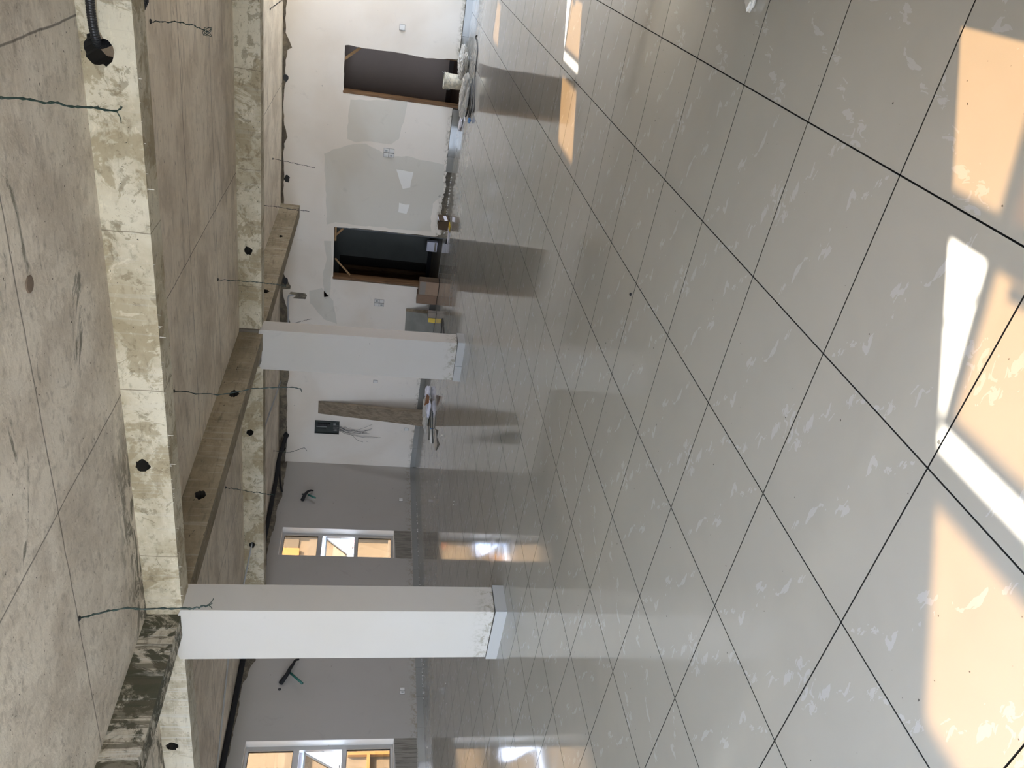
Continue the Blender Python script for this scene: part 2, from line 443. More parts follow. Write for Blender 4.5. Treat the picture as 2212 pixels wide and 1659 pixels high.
for n, (area, i, j, x0, x1, y0, y1) in enumerate(tiles):
    rt = (i * 2 + j * 3 + (i * j) % 2) % 4 if True else 0
    rt = 0 if (i + j) % 2 == 0 else 2
    if (i * 7 + j * 5) % 5 == 0: rt = 1
    whole = abs(x1 - x0 - T) < 1e-6 and abs(y1 - y0 - T) < 1e-6
    if n < 298:
        me = full if whole else tile_mesh(x0 - (i + .5) * T, x1 - (i + .5) * T, y0 - (j + .5) * T, y1 - (j + .5) * T, 'tile')
        o = bpy.data.objects.new('tile', me); link(o, floor)
        o.location = ((i + .5) * T, (j + .5) * T, 0)
        if whole: o.rotation_euler = (0, 0, rt * math.pi / 2)
    else:
        q_ = [(x0 + G, y0 + G), (x1 - G, y0 + G), (x1 - G, y1 - G), (x0 + G, y1 - G)]
        tp_ = [rest.verts.new((x, y, 0)) for x, y in q_]; bt_ = [rest.verts.new((x, y, -.018)) for x, y in q_]
        fs_ = [rest.faces.new(tp_)] + [rest.faces.new([tp_[k], bt_[k], bt_[(k + 1) % 4], tp_[(k + 1) % 4]]) for k in range(4)]
        for k_, f in enumerate(fs_):
            f.material_index = min(k_, 1)
            for l in f.loops:
                u_, v_ = (l.vert.co.x - i * T) / T, (l.vert.co.y - j * T) / T
                l[rest_uv].uv = (1 - u_, 1 - v_) if rt == 2 else (u_, v_)
me = bpy.data.meshes.new('floor_tiles'); rest.to_mesh(me); rest.free(); me.materials.append(M_TILE); me.materials.append(M_SCREED)
link(bpy.data.objects.new('floor_tiles', me), floor, kind='stuff')

# ---- ceiling slabs (three bays, each cast at its own height)
cb = MB()
YA, YC = -2.776, -7.785
cb.box(XF - .25, XB + .25, YA - .12, YL + 1.2, S1, S1 + .25)
cb.box(XF - .25, XB + .25, YC - .12, YA - .12, S2, S1 + .25)
cb.box(XF - .25, XB + .25, YR - .25, YC - .12, S3, S1 + .25)
ceiling = cb.go('ceiling', M_SLAB, kind='structure')
ceiling.data.materials.append(M_SLAB2)
for i_, pg_ in enumerate(ceiling.data.polygons): pg_.material_index = 0 if i_ < 6 else 1

# ---- beams
def beam(x0, x1, y0, y1, z0, z1, mat, holes=(), ax=1, name='beam'):
    """rectangular beam whose side faces carry ragged through holes; holes: (u, z, ru, rz, seed)"""
    if ax == 1:
        hs = []
        for (u, z, ru, rz, sd) in holes:
            rn = random.Random(sd); hs.append([(u + math.cos(a) * ru * (1 + (rn.random() - .5) * .42), z + math.sin(a) * rz * (1 + (rn.random() - .5) * .42)) for a in [2 * math.pi * k / 20 for k in range(20)]])
        o = sheet(name, [(x0, z0), (x1, z0), (x1, z1), (x0, z1)], hs, 1, y0, y1 - y0, mat, kind='structure', hole_mat=M_UNLIT)
    else:
        hs = []
        for (u, z, ru, rz, sd) in holes:
            rn = random.Random(sd); hs.append([(u + math.cos(a) * ru * (1 + (rn.random() - .5) * .42), z + math.sin(a) * rz * (1 + (rn.random() - .5) * .42)) for a in [2 * math.pi * k / 20 for k in range(20)]])
        o = sheet(name, [(y0, z0), (y1, z0), (y1, z1), (y0, z1)], hs, 0, x0, x1 - x0, mat, kind='structure', hole_mat=M_UNLIT)
    return o
ZB = 2.835
bA = beam(XF, 5.68, YA - .245, YA, ZB - .01, S2, M_BEAM, [(1.165, 3.02, .088, .072, 3), (4.07, 3.018, .055, .05, 5)])
bA2 = beam(5.93, XB, YA - .245, YA, ZB, S2, M_BEAMW, [(7.56, 3.02, .07, .055, 8), (11.85, 3.08, .075, .06, 15)])
bC = beam(XF, 5.68, YC - .25, YC, ZB + .02, S3, M_BEAM, [(4.48, 3.02, .055, .05, 11)])
bC2 = beam(5.93, XB, YC - .25, YC, ZB + .005, S3, M_BEAM, [(7.43, 3.03, .06, .05, 12), (9.74, 3.028, .06, .05, 13), (11.81, 3.09, .085, .075, 14)])
bB = beam(5.68, 5.93, YC - .0, YA - .0, ZB, S2 + .01, M_BEAM2, [(-6.2, 2.965, .075, .055, 21), (-4.32, 2.985, .065, .05, 22)], ax=0)
bB2 = beam(5.68, 5.93, YA, YL, ZB, S2, M_BEAMM, [(-1.02, 2.95, .09, .05, 23)], ax=0)
bB3 = beam(5.68, 5.93, YR, YC, ZB + .005, S3 + .01, M_BEAM2, [(-9.05, 2.97, .06, .05, 24), (-11.25, 3.0, .05, .03, 25)], ax=0)
bD = beam(XF, XB, 2.4, 2.65, ZB, S1 + .1, M_BEAM)

# ---- columns: concrete core, plaster skin, skirting tiles
def column(x0, y0, wx, wy, ztop, lean, slab, seed, topl):
    """x0,y0: the front corner nearest the camera; skirting line"""
    c = box('column', x0 + .042, x0 + wx - .042, y0 - wy + .038, y0 - .038, 0, slab, M_GREY, kind='structure')
    px0, px1, py0, py1 = x0 + .014, x0 + wx - .014, y0 - wy + .014, y0 - .014
    sh = lambda o: [setattr(v, 'co', Vector((v.co.x, v.co.y + lean * v.co.z / 2.87, v.co.z))) for v in o.data.vertices]
    top = topl
    o1 = sheet('plaster', [(px0, .118), (px1, .112)] + jag([(px1, top[-1][1])] + [(px0 + (px1 - px0) * t, z) for t, z in reversed(top[:-1])], .05, .008, seed), [], 1, py1 - .025, .025, M_PLC, c)
    o2 = sheet('plaster', [(py1 - .025, .118), (py0 + .025, .112)] + [(py0 + .025, ztop - .01), (py1 - .025, top[0][1])], [], 0, px0, .03, M_PLC, c)
    o3 = sheet('plaster', [(px0, .115), (px1, .115), (px1, ztop), (px0, ztop)], [], 1, py0, .025, M_PLC, c)
    o4 = sheet('plaster', [(py0 + .025, .115), (py1 - .025, .115), (py1 - .025, ztop), (py0 + .025, ztop)], [], 0, px1 - .03, .03, M_PLC, c)
    for o in (o1, o2, o3, o4): sh(o)
    sh(c)
    h = .108
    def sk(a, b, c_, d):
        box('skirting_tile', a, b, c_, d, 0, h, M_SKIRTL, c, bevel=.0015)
    s = x0 + .60 * wx if seed == 2 else x0 + .83 * wx
    if seed == 2:
        sk(x0, s - .002, y0 - .014, y0); sk(s + .002, x0 + wx, y0 - .014, y0)
    else: sk(x0, x0 + wx, y0 - .014, y0)
    sk(x0, x0 + .014, y0 - wy, y0 - .016); sk(x0 + wx - .014, x0 + wx, y0 - wy, y0 - .016); sk(x0 + .016, x0 + wx - .016, y0 - wy, y0 - wy + .014)
    return c
col1 = column(5.596, -2.776, .661, .325, 2.85, .03, S2, 1, [(0, 2.835), (.12, 2.86), (.25, 2.845), (.5, 2.875), (.8, 2.895), (1, 2.87)])
col2 = column(5.600, -7.785, .668, .29, 2.86, .075, S3, 2, [(0, 2.875), (.1, 2.89), (.2, 2.875), (.27, 2.84), (.5, 2.845), (.8, 2.85), (.92, 2.88), (1, 2.86)])

# ---- right wall with two door openings
D1 = (2.62, 3.47, 2.13); D2 = (6.04, 7.17, 2.155)
core = sheet('wall_right', [(XF - .25, 0), (D1[0] + .02, 0), (D1[0] + .02, D1[2] + .01), (D1[1] + .0, D1[2] + .01), (D1[1], 0), (D2[0] + .01, 0), (D2[0] + .01, D2[2] + .01), (D2[1], D2[2] + .01), (D2[1], 0), (XB + .25, 0), (XB + .25, S3), (XF - .25, S3)], [], 1, YR - .20, .175, M_CORE, kind='structure')
W = lambda *pp: [xz(a, b, YR) for a, b in pp]
# chipped top edge, read from the right end (x small) to the left
top = W((619, 10), (616, 40), (617, 70), (624, 85), (631, 103), (621, 108), (617, 130), (616, 150), (620, 172), (615, 185), (612, 230), (614, 270), (621, 296), (614, 310), (612, 340), (614, 375), (612, 410), (613, 440), (616, 462))
top = [(XF, top[0][1])] + top
beamcut = W((636, 468), (637, 490), (628, 520), (620, 560), (612, 590), (617, 600), (628, 618), (627, 624), (611, 625), (612, 640), (620, 665), (625, 690), (628, 700))
left = W((622, 790), (625, 810), (620, 832), (619, 850), (621, 875), (619, 905), (621, 935), (617, 980), (617, 1000))
jt = jag(top + beamcut + left + [(XB, left[-1][1] - .005)], .07, .010, 3)
zb = .125
low = W((975, 325), (967, 332), (966, 360), (963, 390), (962, 410), (955, 430), (954, 470), (956, 495), (951, 508), (938, 511))
d1r = W((745, 98), (752, 97), (781, 103), (870, 115), (921, 126), (985, 127)); d1l = W((742, 201), (800, 207), (842, 215), (900, 222), (977, 230))
d2r = W((722, 490), (790, 495), (850, 502), (905, 507), (938, 511))
outer = [(XF, zb)] + [(d1r[-1][0], zb)] + jag([(d1r[-1][0], zb)] + d1r[::-1][1:] + [d1l[0]] , .06, .006, 4)[1:] + jag(d1l[1:], .07, .004, 5) + [(d1l[-1][0], zb), (low[0][0], zb)] + jag(low, .03, .018, 6) + jag(d2r[::-1][1:], .07, .006, 9) + [(D2[1] + .01, D2[2] - .01), (D2[1] + .02, .05), (XB, .05)] + jt[::-1]
pl = sheet('plaster', outer, [], 1, YR - .03, .03, M_PLW, core)
# skim coats that differ in tone
def patch(pts, mat, t=.0022, wall=core, ax=1, base=YR, seed=1, amp=.012):
    P_ = [xz(a, b, base) if ax == 1 else yz(a, b, base) for a, b in pts]
    return sheet('plaster_patch', jag(P_ + [P_[0]], .09, amp, seed)[:-1], [], ax, base, t if ax == 1 else -t, mat, wall)
patch([(757, 215), (880, 218), (875, 250), (862, 300), (845, 312), (800, 305), (770, 308), (750, 300), (752, 250)], M_PLP, seed=31)
patch([(790, 310), (820, 325), (838, 340), (880, 337), (905, 345), (960, 356), (957, 420), (935, 440), (930, 470), (932, 500), (860, 495), (760, 485), (724, 480), (706, 485), (703, 400), (700, 332), (720, 322), (760, 312)], M_PLP, seed=32)
patch([(856, 366), (893, 372), (886, 405), (870, 408)], M_PLP2, t=.004, seed=33, amp=.006)
patch([(862, 438), (885, 442), (878, 462), (860, 458)], M_PLP2, t=.004, seed=34, amp=.02)
patch([(700, 520), (716, 521), (718, 560), (712, 640), (700, 642), (697, 590), (706, 560)], M_PLP, seed=35)
patch([(668, 628), (695, 622), (720, 650), (728, 700), (700, 690), (670, 655)], M_PLP, seed=36)
# the chase cut beside the pipe
patch([(625, 634), (628, 630), (660, 634), (663, 638), (660, 646), (632, 644), (640, 639)], M_CORE, t=.004, seed=37, amp=.03)
# holes broken through the wall head
for k, (px, py, r) in enumerate(((617, 168, .06), (620, 386, .07), (616, 607, .08), (618, 941, .085))):
    p = onY(px, py, YR); rn = random.Random(k)
    ring = [(p.x + math.cos(a) * r * (.8 + .4 * rn.random()), min(p.z + math.sin(a) * r * (.6 + .3 * rn.random()), S3 - .01)) for a in [2 * math.pi * i / 12 for i in range(12)]]
    sheet('broken_hole', ring, [], 1, YR - .02, .0225, M_BLACK, core)
# skirting tiles of the right wall
def skirt_x(xs, y, parent):
    for a, b in zip(xs[:-1], xs[1:]):
        box('skirting_tile', a + .0015, b - .0015, y, y + .013, 0, .115, M_SKIRT, parent, bevel=.0015)
skirt_x([-.18, .42, 1.02, 1.62, 2.22, D1[0]], YR + .001, core)
skirt_x([D1[1] + .02, 3.78, 4.38, 4.68], YR + .001, core)
skirt_x([7.3, 7.8, 8.4, 9.0, 9.6, 10.2, 10.8, 11.4, 11.97], YR + .001, core)

# ---- back wall
def window_wall(name, X0, dirn, opens, yrange, ztop, mat, outer_top=None, zsill=.5, zhead=2.84, sk=True, core_mat=None):
    """dirn +1: the outside lies towards +x"""
    y0, y1 = yrange
    hs = [[(a, zsill), (b, zsill), (b, zhead), (a, zhead)] for a, b in opens]
    core_ = sheet(name, [(y0, 0), (y1, 0), (y1, ztop), (y0, ztop)], hs, 0, X0 + dirn * .025, dirn * .225, core_mat or M_CORE, kind='structure')
    ot = outer_top or [(y1, ztop - .03), (y0, ztop - .03)]
    sheet('plaster', [(y0, .1), (y1, .1)] + ot, [[(a - 0, zsill), (b, zsill), (b, zhead), (a, zhead)] for a, b in opens], 0, X0, dirn * .025, mat, core_)
    for a, b in opens:
        g = MB(); xa, xb = sorted((X0 + dirn * .001, X0 + dirn * .25)); t = .006
        g.box(xa, xb, a, a + t, zsill, zhead); g.box(xa, xb, b - t, b, zsill, zhead)
        g.box(xa, xb, a + t, b - t, zsill, zsill + t); g.box(xa, xb, a + t, b - t, zhead - t, zhead)
        g.go('window_reveal', M_REV, core_)
    return core_
BT = [(YL, 3.1), (0, 3.1)] + [yz(a, b, XB) for a, b in ((487, 1659), (497, 1620), (505, 1575), (509, 1560), (515, 1540), (516, 1510), (523, 1480), (535, 1460), (541, 1440), (553, 1426), (552, 1420))] + [(-7.5, 2.93), (-9.0, 2.97)] + [yz(a, b, XB) for a, b in ((573, 1262), (576, 1200), (585, 1160), (592, 1140), (597, 1115), (599, 1095), (610, 1070), (613, 1040), (617, 1019))]
BT = jag(BT[2:], .06, .012, 15); BT = [(YL, 3.08)] + BT + [(YR, BT[-1][1])]
OB = [(-10.65, -9.83), (-5.72, -4.90), (-.75, .07), (4.1, 4.92)]
wback = window_wall('wall_back', XB, 1, OB, (YR - .25, YL), S3, M_PLB, BT)
def skirt_y(ys, x, d, parent):
    for a, b in zip(ys[:-1], ys[1:]):
        box('skirting_tile', min(x, x + d * .013), max(x, x + d * .013), a + .0015, b - .0015, 0, .115, M_SKIRT, parent, bevel=.0015)
skirt_y([-12.87, -11.9] + [-11.9 + .6 * k for k in range(1, 30)], XB - .001, -1, wback)
# unpainted render below the sills
for a, b in OB[:2]:
    sheet('plaster_patch', jag([(a - .0, .13), (b + .02, .13), (b + .0, .47), (a, .495), (a, .13)], .1, .008, 8)[:-1], [], 0, XB - .002, .002, M_RENDER, wback)

# ---- window wall behind the camera (the sun comes in here) and the open side
OF = [(-10.95, -10.13), (-5.85, -5.03), (-.48, .34)]
wfront = window_wall('wall_front', XF, -1, OF + [(-12.75, -11.15)], (YR - .25, 2.4), S3, M_PLB)  # far opening and missing wall end are unseen, added to let in more light
M_BOUNCE = plain('pale_bounce_paving', (.62, .57, .48), .9, 0, .2, scale=2)
box('added_bounce_terrace', XF - 2.6, XB + 3, YL + .02, YL + 11, -.2, -.02, M_BOUNCE, kind='structure')  # unseen sunlit paving, added to bounce light onto the ceiling
box('added_bounce_balcony', XF - 2.6, XF - .3, YR - .3, YL, -.2, -.05, M_BOUNCE, kind='structure')  # unseen slab, added to throw sunlight up through the windows
for k, x in enumerate((XF - .2, 5.6, XB - .3)):
    box('column', x, x + .45, YL, YL + .45, 0, S1, M_PLC, kind='structure')
box('added_sun_block', XF - 2.2, XF - .27, -13.2, -10.98, 2.84, 2.92, M_PLC, kind='structure')  # unseen roof, added to keep direct sun out of the far opening
box('column', XF - .3, XF + .02, 2.35, 2.7, 0, S1, M_PLC, kind='structure')

# ---- windows: aluminium frame, fixed panes, top-hung sash pushed out at the foot
def window(n, a, b, X0, dirn, tilt=44):
    gx = X0 + dirn * .18; zs, zh = .5, 2.84; fw = .078; d = .03
    R = lambda v: (min(gx - d, gx + d), max(gx - d, gx + d))
    x0, x1 = R(0)
    f = MB()
    f.box(x0, x1, a + .006, a + fw, zs + .006, zh - .006); f.box(x0, x1, b - fw, b - .006, zs + .006, zh - .006)
    f.box(x0, x1, a + fw, b - fw, zs + .006, .55); f.box(x0, x1, a + fw, b - fw, 2.79, zh - .006)
    w_ = f.go('window_%d' % n, M_ALU, kind='structure')
    for z0, z1 in ((2.003, 2.095), (1.256, 1.33)):
        box('mullion', x0, x1, a + fw, b - fw, z0, z1, M_ALU, w_)
    for z0, z1 in ((.55, 1.256), (2.095, 2.79)):
        box('glass_pane', gx - .003, gx - .0, a + fw, b - fw, z0, z1, M_GLASS, w_)
        g = MB(); t = .008
        for u0, u1, v0, v1 in ((a + fw, a + fw + t, z0, z1), (b - fw - t, b - fw, z0, z1), (a + fw + t, b - fw - t, z0, z0 + t), (a + fw + t, b - fw - t, z1 - t, z1)):
            g.box(gx - .012, gx + .012, u0, u1, v0, v1)
        g.go('gasket', M_RUB, w_)
    # sash: local frame s down the glass, hinge line at the top
    L = .66; th = math.radians(tilt); za = 1.935; ya, yb = a + fw + .006, b - fw - .006
    def Q(y, s, off): return Vector((gx + dirn * (.02 + math.sin(th) * s + math.cos(th) * off), y, za - math.cos(th) * s + math.sin(th) * off))
    def slab(mb, y0_, y1_, s0, s1, h):
        mb.hexa([Q(y0_, s0, -h), Q(y1_, s0, -h), Q(y1_, s1, -h), Q(y0_, s1, -h), Q(y0_, s0, h), Q(y1_, s0, h), Q(y1_, s1, h), Q(y0_, s1, h)])
    sb = MB(); r = .035
    slab(sb, ya, ya + r, 0, L, .016); slab(sb, yb - r, yb, 0, L, .016); slab(sb, ya + r, yb - r, 0, r, .016); slab(sb, ya + r, yb - r, L - r, L, .016)
    s_ = sb.go('sash', M_ALU, w_)
    gl = MB(); slab(gl, ya + r, yb - r, r, L - r, .002); gl.go('glass_pane', M_GLASS, s_)
    for yy in (ya + .004, yb - .004):
        ar = MB().bar((gx, yy, 1.62), Q(yy, .28, 0), .012, .004); ar.go('stay_arm', M_STEELL, w_)
    box('handle', gx - dirn * .035 - .012, gx - dirn * .035 + .012, (a + b) / 2 - .05, (a + b) / 2 + .05, 1.345, 1.365, M_ALU, w_)
    return w_
n = 0
for a, b in OB: n += 1; window(n, a, b, XB, 1)
for a, b in OF: n += 1; window(n, a, b, XF, -1)

# ---- rooms behind the two doors
r1 = MB(); r1.box(1.2, 4.6, YR - 2.35, YR - 2.25, 0, 2.9); r1.box(1.1, 1.2, YR - 2.3, YR - .2, 0, 2.9); r1.box(4.6, 4.7, YR - 2.3, YR - .2, 0, 2.9)
r1.box(1.1, 4.7, YR - 2.35, YR - .2, 2.9, 3.0)
room1 = r1.go('wall_corridor', M_BEIGEW, kind='structure')
box('trim_2', 1.2, 4.6, YR - 2.25, YR - 2.22, 0, .10, plain('dark_brown_skirting', (.05, .025, .015), .5), kind='structure')
box('trim_3', 1.1, 4.7, YR - 2.35, YR - .02, -.1, .004, M_BROWNF, kind='structure')
yb_ = YR - 2.3
g0 = onY(790, 556, yb_); g1 = onY(790, 596, yb_)
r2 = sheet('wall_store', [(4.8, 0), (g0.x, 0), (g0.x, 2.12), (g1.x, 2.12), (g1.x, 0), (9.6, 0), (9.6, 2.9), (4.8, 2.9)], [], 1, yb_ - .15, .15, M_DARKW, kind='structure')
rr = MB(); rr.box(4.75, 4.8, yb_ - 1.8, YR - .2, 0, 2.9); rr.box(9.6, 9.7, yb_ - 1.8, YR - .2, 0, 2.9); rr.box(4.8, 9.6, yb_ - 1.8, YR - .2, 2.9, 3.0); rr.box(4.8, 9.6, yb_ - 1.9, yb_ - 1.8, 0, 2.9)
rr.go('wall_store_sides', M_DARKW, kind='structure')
box('closet_shade_panel', g0.x - .3, g1.x + .8, yb_ - 1.25, yb_ - 1.2, 0, 2.6, M_UNLIT, kind='structure')  # dark sheet standing in for the shade at the back of the closet
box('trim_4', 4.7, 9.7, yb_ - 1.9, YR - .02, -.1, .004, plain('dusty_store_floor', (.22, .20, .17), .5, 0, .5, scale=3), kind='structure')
box('trim_5', 4.8, 9.6, yb_, yb_ + .015, 0, .09, M_RUB, kind='structure')
def door_frame(n, x0, x1, zt, mat, jambs=(0, 1, 2), dep=.16):
    f = empty('door_%d' % n, (0, 0, 0), kind='structure')
    if 0 in jambs: box('jamb', x0, x0 + .035, YR - dep - .03, YR - .03, 0, zt, mat, f, bevel=.003)
    if 1 in jambs: box('jamb', x1 - .045, x1, YR - dep - .03, YR + .004, 0, zt, mat, f, bevel=.003)
    if 2 in jambs: box('head', x0 + .035, x1 - .045, YR - dep - .03, YR - .03, zt - .035, zt, mat, f, bevel=.003)
    return f
df1 = door_frame(1, D1[0], D1[1], D1[2], M_DOORW, (0, 1))
a = onY(781, 101, YR - .07); b = onY(743, 128, YR - .07)
MB().bar(a, b, .045, .012, Vector((0, 1, 0))).go('corner_brace', M_BATTEN, df1)
df2 = door_frame(2, D2[0], D2[1], D2[2], M_DOORW, (1,), .18)
box('jamb', D2[0], D2[0] + .03, YR - .2, YR - .03, 0, D2[2], plain('grey_painted_jamb', (.10, .11, .12), .6), df2)
a = onY(742, 493, YR - .06); b = onY(725, 508, YR - .06); MB().bar(a, b, .04, .012, Vector((0, 1, 0))).go('corner_brace', M_BATTEN, df2)
a = onY(724, 558, YR - .06); b = onY(756, 594, YR - .06); MB().bar(a, b, .035, .012, Vector((0, 1, 0))).go('corner_brace', M_BATTEN, df2)
box('head_strip', D2[0] + .0, D2[0] + .30, YR - .04, YR - .01, D2[2] - .035, D2[2], M_BATTEN, df2)
df3 = empty('door_3', (0, 0, 0), kind='structure')
h0 = onY(790, 576, yb_ - .9); h1 = onY(790, 594, yb_ - .9)
box('door_leaf', h0.x, h1.x + .5, yb_ - .95, yb_ - .9, .01, 2.05, M_DOORW, df3, bevel=.003)
box('jamb', g0.x, g0.x + .05, yb_ - .15, yb_ + .0, 0, 2.12, plain('black_brown_jamb', (.02, .015, .01), .7), df3)
box('jamb', g1.x - .05, g1.x, yb_ - .15, yb_ + .0, 0, 2.12, M_DOORW, df3)

# ================================================================ OUTSIDE
M_FAC = plaster('sunlit_cream_render', (.36, .38, .43), .5, (.85, .8, .8)).m
M_FAC2 = plaster('pale_lilac_render', (.33, .36, .44), .2).m
M_FAC3 = plain('orange_render', (.62, .42, .25), .8)
M_FAC4 = plain('recess_grey', (.22, .24, .29), .8)
box('ground', -40, 60, -60, 60, -3.6, -3.5, plain('dusty_yard_ground', (.30, .27, .23), .95, 0, .3, scale=.5), kind='structure')
nb = empty('neighbouring_building', (17.2, -8, -3.5), label='cream rendered building standing in the sun outside the back windows', cat='building')
XN = 16.8
under(box('facade_wall', XN, XN + 6, -26, 6, -3.5, 8.5, M_FAC), nb)
def fac(name, p, q, mat, pr):
    a_ = onX(*p, XN); b_ = onX(*q, XN)
    under(box(name, XN - pr, XN + .02, min(a_.y, b_.y), max(a_.y, b_.y), min(a_.z, b_.z), max(a_.z, b_.z), mat), nb)
fac('shaded_recess', (612, 1165), (644, 1187), M_FAC4, .04)  # flat grey panel, the shade of a recess put into its colour
fac('balcony_panel', (612, 1188.5), (645, 1206), M_FAC3, .10)
fac('corner_pier', (560, 1150), (860, 1165), M_FAC2, .30)
fac('lower_band', (669, 1165.5), (690, 1215), M_FAC2, .05)
fac('sign_panel', (757, 1166), (764, 1184), plain('faded_red_panel', (.60, .22, .14), .7), .06)
fac('plinth', (838, 1165.5), (852, 1260), M_FAC2, .12)
fac('ledge', (627, 1560), (636, 1700), M_FAC2, .25)
fac('drain_pipe', (751, 1630), (852, 1634), M_FAC3, .10)
fac('ledge', (792, 1634), (796, 1720), M_FAC3, .12)
fac('hatch', (752, 1620), (766, 1629), M_FAC4, .03)

# ================================================================ THINGS
def H(px0, py0, slab, px1, py1):
    """a point under the slab, and one that hangs at the same distance from the camera"""
    b = onZ(px0, py0, slab); fw = Vector((-uz.x, -uz.y, 0)).normalized()
    d = ray(px1, py1); t = (b - CAM).dot(fw) / d.dot(fw); return b, CAM + d * t
def wob(a, b, n=14, amp=.012, seed=0, mids=()):
    rn = random.Random(seed); pts = [a] + list(mids) + [b]; c = curve(pts, max(2, n // (len(pts) - 1)))
    return [c[0]] + [p + Vector(((rn.random() - .5), (rn.random() - .5), (rn.random() - .5) * .3)) * amp for p in c[1:-1]] + [c[-1]]
def twisted(path, r, off, turns):
    A = []; B = []
    for i, p in enumerate(path):
        a = turns * 2 * math.pi * i / len(path); v = Vector((math.cos(a), math.sin(a), 0)) * off
        A.append(p + v); B.append(p - v)
    return A, B
GW = 'loose electric wires hanging from the ceiling'
def hanging(px0, py0, slab, px1, py1, label, r=.004, mat=None, seed=0, mids=(), fork=False, coil=False, base=None):
    b, e = H(px0, py0, slab, px1, py1)
    if base is not None: b = base
    fw = Vector((-uz.x, -uz.y, 0)).normalized(); ms = []
    for q in mids:
        d = ray(*q); ms.append(CAM + d * ((b - CAM).dot(fw) / d.dot(fw)))
    root = empty('ceiling_wire', b, label=label, cat='wire', group=GW)
    path = wob(b, e, 24, .012, seed, ms); r *= .8; A, B = twisted(path, r, r * 1.1, 9)
    under(MB().tube(A, r, 6).go('strand', mat or M_WIREG, smooth=True), root)
    under(MB().tube(B, r, 6).go('strand', mat or M_WIREG, smooth=True), root)
    under(MB().lathe([(.018, 0), (.018, -.006), (.010, -.012)], b, 10).go('ceiling_hole_plug', M_BLACK), root)
    if fork:
        for k in range(3):
            rn = random.Random(seed + k); v = Vector((rn.random() - .5, rn.random() - .5, -.4)) * .09
            under(MB().tube([e, e + v * .6, e + v + Vector((0, 0, .01))], r * .7, 5).go('bare_end', mat or M_WIREG), root)
    if coil:
        pts = [e + Vector((math.cos(t) * .03, math.sin(t) * .02, math.sin(t * 1.3) * .03)) for t in [k * .45 for k in range(34)]]
        under(MB().tube(pts, r * .8, 5).go('coiled_end', mat or M_WIREG), root)
    return root
def hang_end(px, py, z): return onZ(px, py, z)
e1 = onZ(252, 242, 2.50)
hanging(0, 238, S1, 252, 240, 'dark green twisted wire at upper frame edge above the near beam', .0042, seed=1, fork=True, base=Vector((e1.x, e1.y, S1)))
hanging(324, 46, S2, 448, 68, 'short dark wire ending in a small coil behind the near beam', .0035, seed=2, mids=[(400, 50)], coil=True)
hanging(170, 1336, S1, 450, 1307, 'long dark wire hanging beside the top of the nearest white column', .005, seed=3, mids=[(260, 1316), (400, 1314)], fork=True)
hanging(375, 845, S2, 652, 846, 'dark wire drooping past the beam hole right of the far column, curled tip', .004, seed=4, mids=[(470, 852), (560, 838), (640, 838)])
hanging(487, 1053, S2, 592, 1070, 'thin dark wire hanging before the black duct near the cross beam', .004, seed=5)
hanging(470, 604, S2, 618, 618, 'dark wire hanging over the far beam above the dark doorway', .004, seed=6, mids=[(560, 610)])
hanging(589, 343, S3, 680, 362, 'thin black wire in front of the white wall between the doors, nearer the bucket', .004, M_WIREB, seed=7)
hanging(567, 443, S3, 668, 457, 'thin black wire in front of the white wall just right of the cross beam', .004, M_WIREB, seed=8)
hanging(591, 974, S3, 663, 974, 'dark wire with hooked tip hanging right of the breaker box', .004, seed=9, mids=[(625, 977), (655, 968)])
hanging(578, 1139, S3, 646, 1139, 'thin dark wire hanging across the corner of the farther back window', .004, M_WIREB, seed=10)
hanging(583, 20, S3, 607, 2, 'forked dark wire end at the right edge by the wall head', .006, M_WIREB, seed=11, fork=True)
hanging(600, 712, S3, 672, 689, 'short wire tip showing behind the top of the far column', .004, M_WIREB, seed=12, mids=[(640, 697)])

# corrugated conduit through the near beam
def ribbed(pts, r, mat, name, parent, step=.012):
    c = curve(pts, 60); L = [c[0]]
    for p in c[1:]:
        if (p - L[-1]).length >= step / 2: L.append(p)
    return under(MB().tube(L, r, 16, lambda i: r * (1.0 if i % 2 else .90)).go(name, mat, smooth=False), parent)
hA = Vector((1.16, YA, 3.02))
cd = empty('corrugated_conduit', hA, label='black corrugated conduit bending through the ragged hole in the near beam', cat='conduit')
ribbed([onY(186, -150, YA + .16), onY(190, -60, YA + .10), onY(194, 0, YA + .055), onY(199, 45, YA + .035), onY(206, 78, YA + .01), onY(214, 96, YA - .05), Vector((1.13, YA - .16, 2.985)), Vector((1.09, YA - .27, 2.94)), onY(309, 8, YA - .38), onY(314, -22, YA - .40), onY(330, -120, YA - .42)], .0245, M_BLACK, 'conduit_hose', cd)
# drips of lime below the slab edge
# black duct along the back wall
dk = empty('insulated_duct', onX(560, 1250, 11.75), label='thick black insulated duct sagging along the ceiling by the back wall', cat='duct')
w0 = onY(617, 944, YR + .02)
dp = [w0 + Vector((0, -.1, 0)), w0 + Vector((.0, .06, 0))] + [onX(a, b, 11.5) for a, b in ((603, 990),)] + [onX(a, b, 11.78) for a, b in ((590, 1035), (583, 1075), (577, 1110), (573, 1140))]
dp += [onX(a, b, 11.82) for a, b in ((556, 1240), (538, 1340), (518, 1430), (507, 1465), (500, 1500), (492, 1550), (483, 1600), (470, 1659))] + [Vector((11.85, -4.2, 3.12)), Vector((11.85, -2.9, 3.1))]
for q in dp: q.z = min(q.z, 3.135 if q.y < -8.1 else 3.10)
under(MB().tube(curve(dp, 8), .045, 12).go('duct_hose', M_FOAM, smooth=True), dk)
b0 = [w0 + Vector((.25, .1, 0)), onX(606, 985, 11.9), onX(604, 1010, 11.9), onX(605, 1040, 11.9), onX(609, 1062, 11.93)]
under(MB().tube(curve(b0, 8), .022, 10).go('branch_hose', M_FOAM, smooth=True), dk)
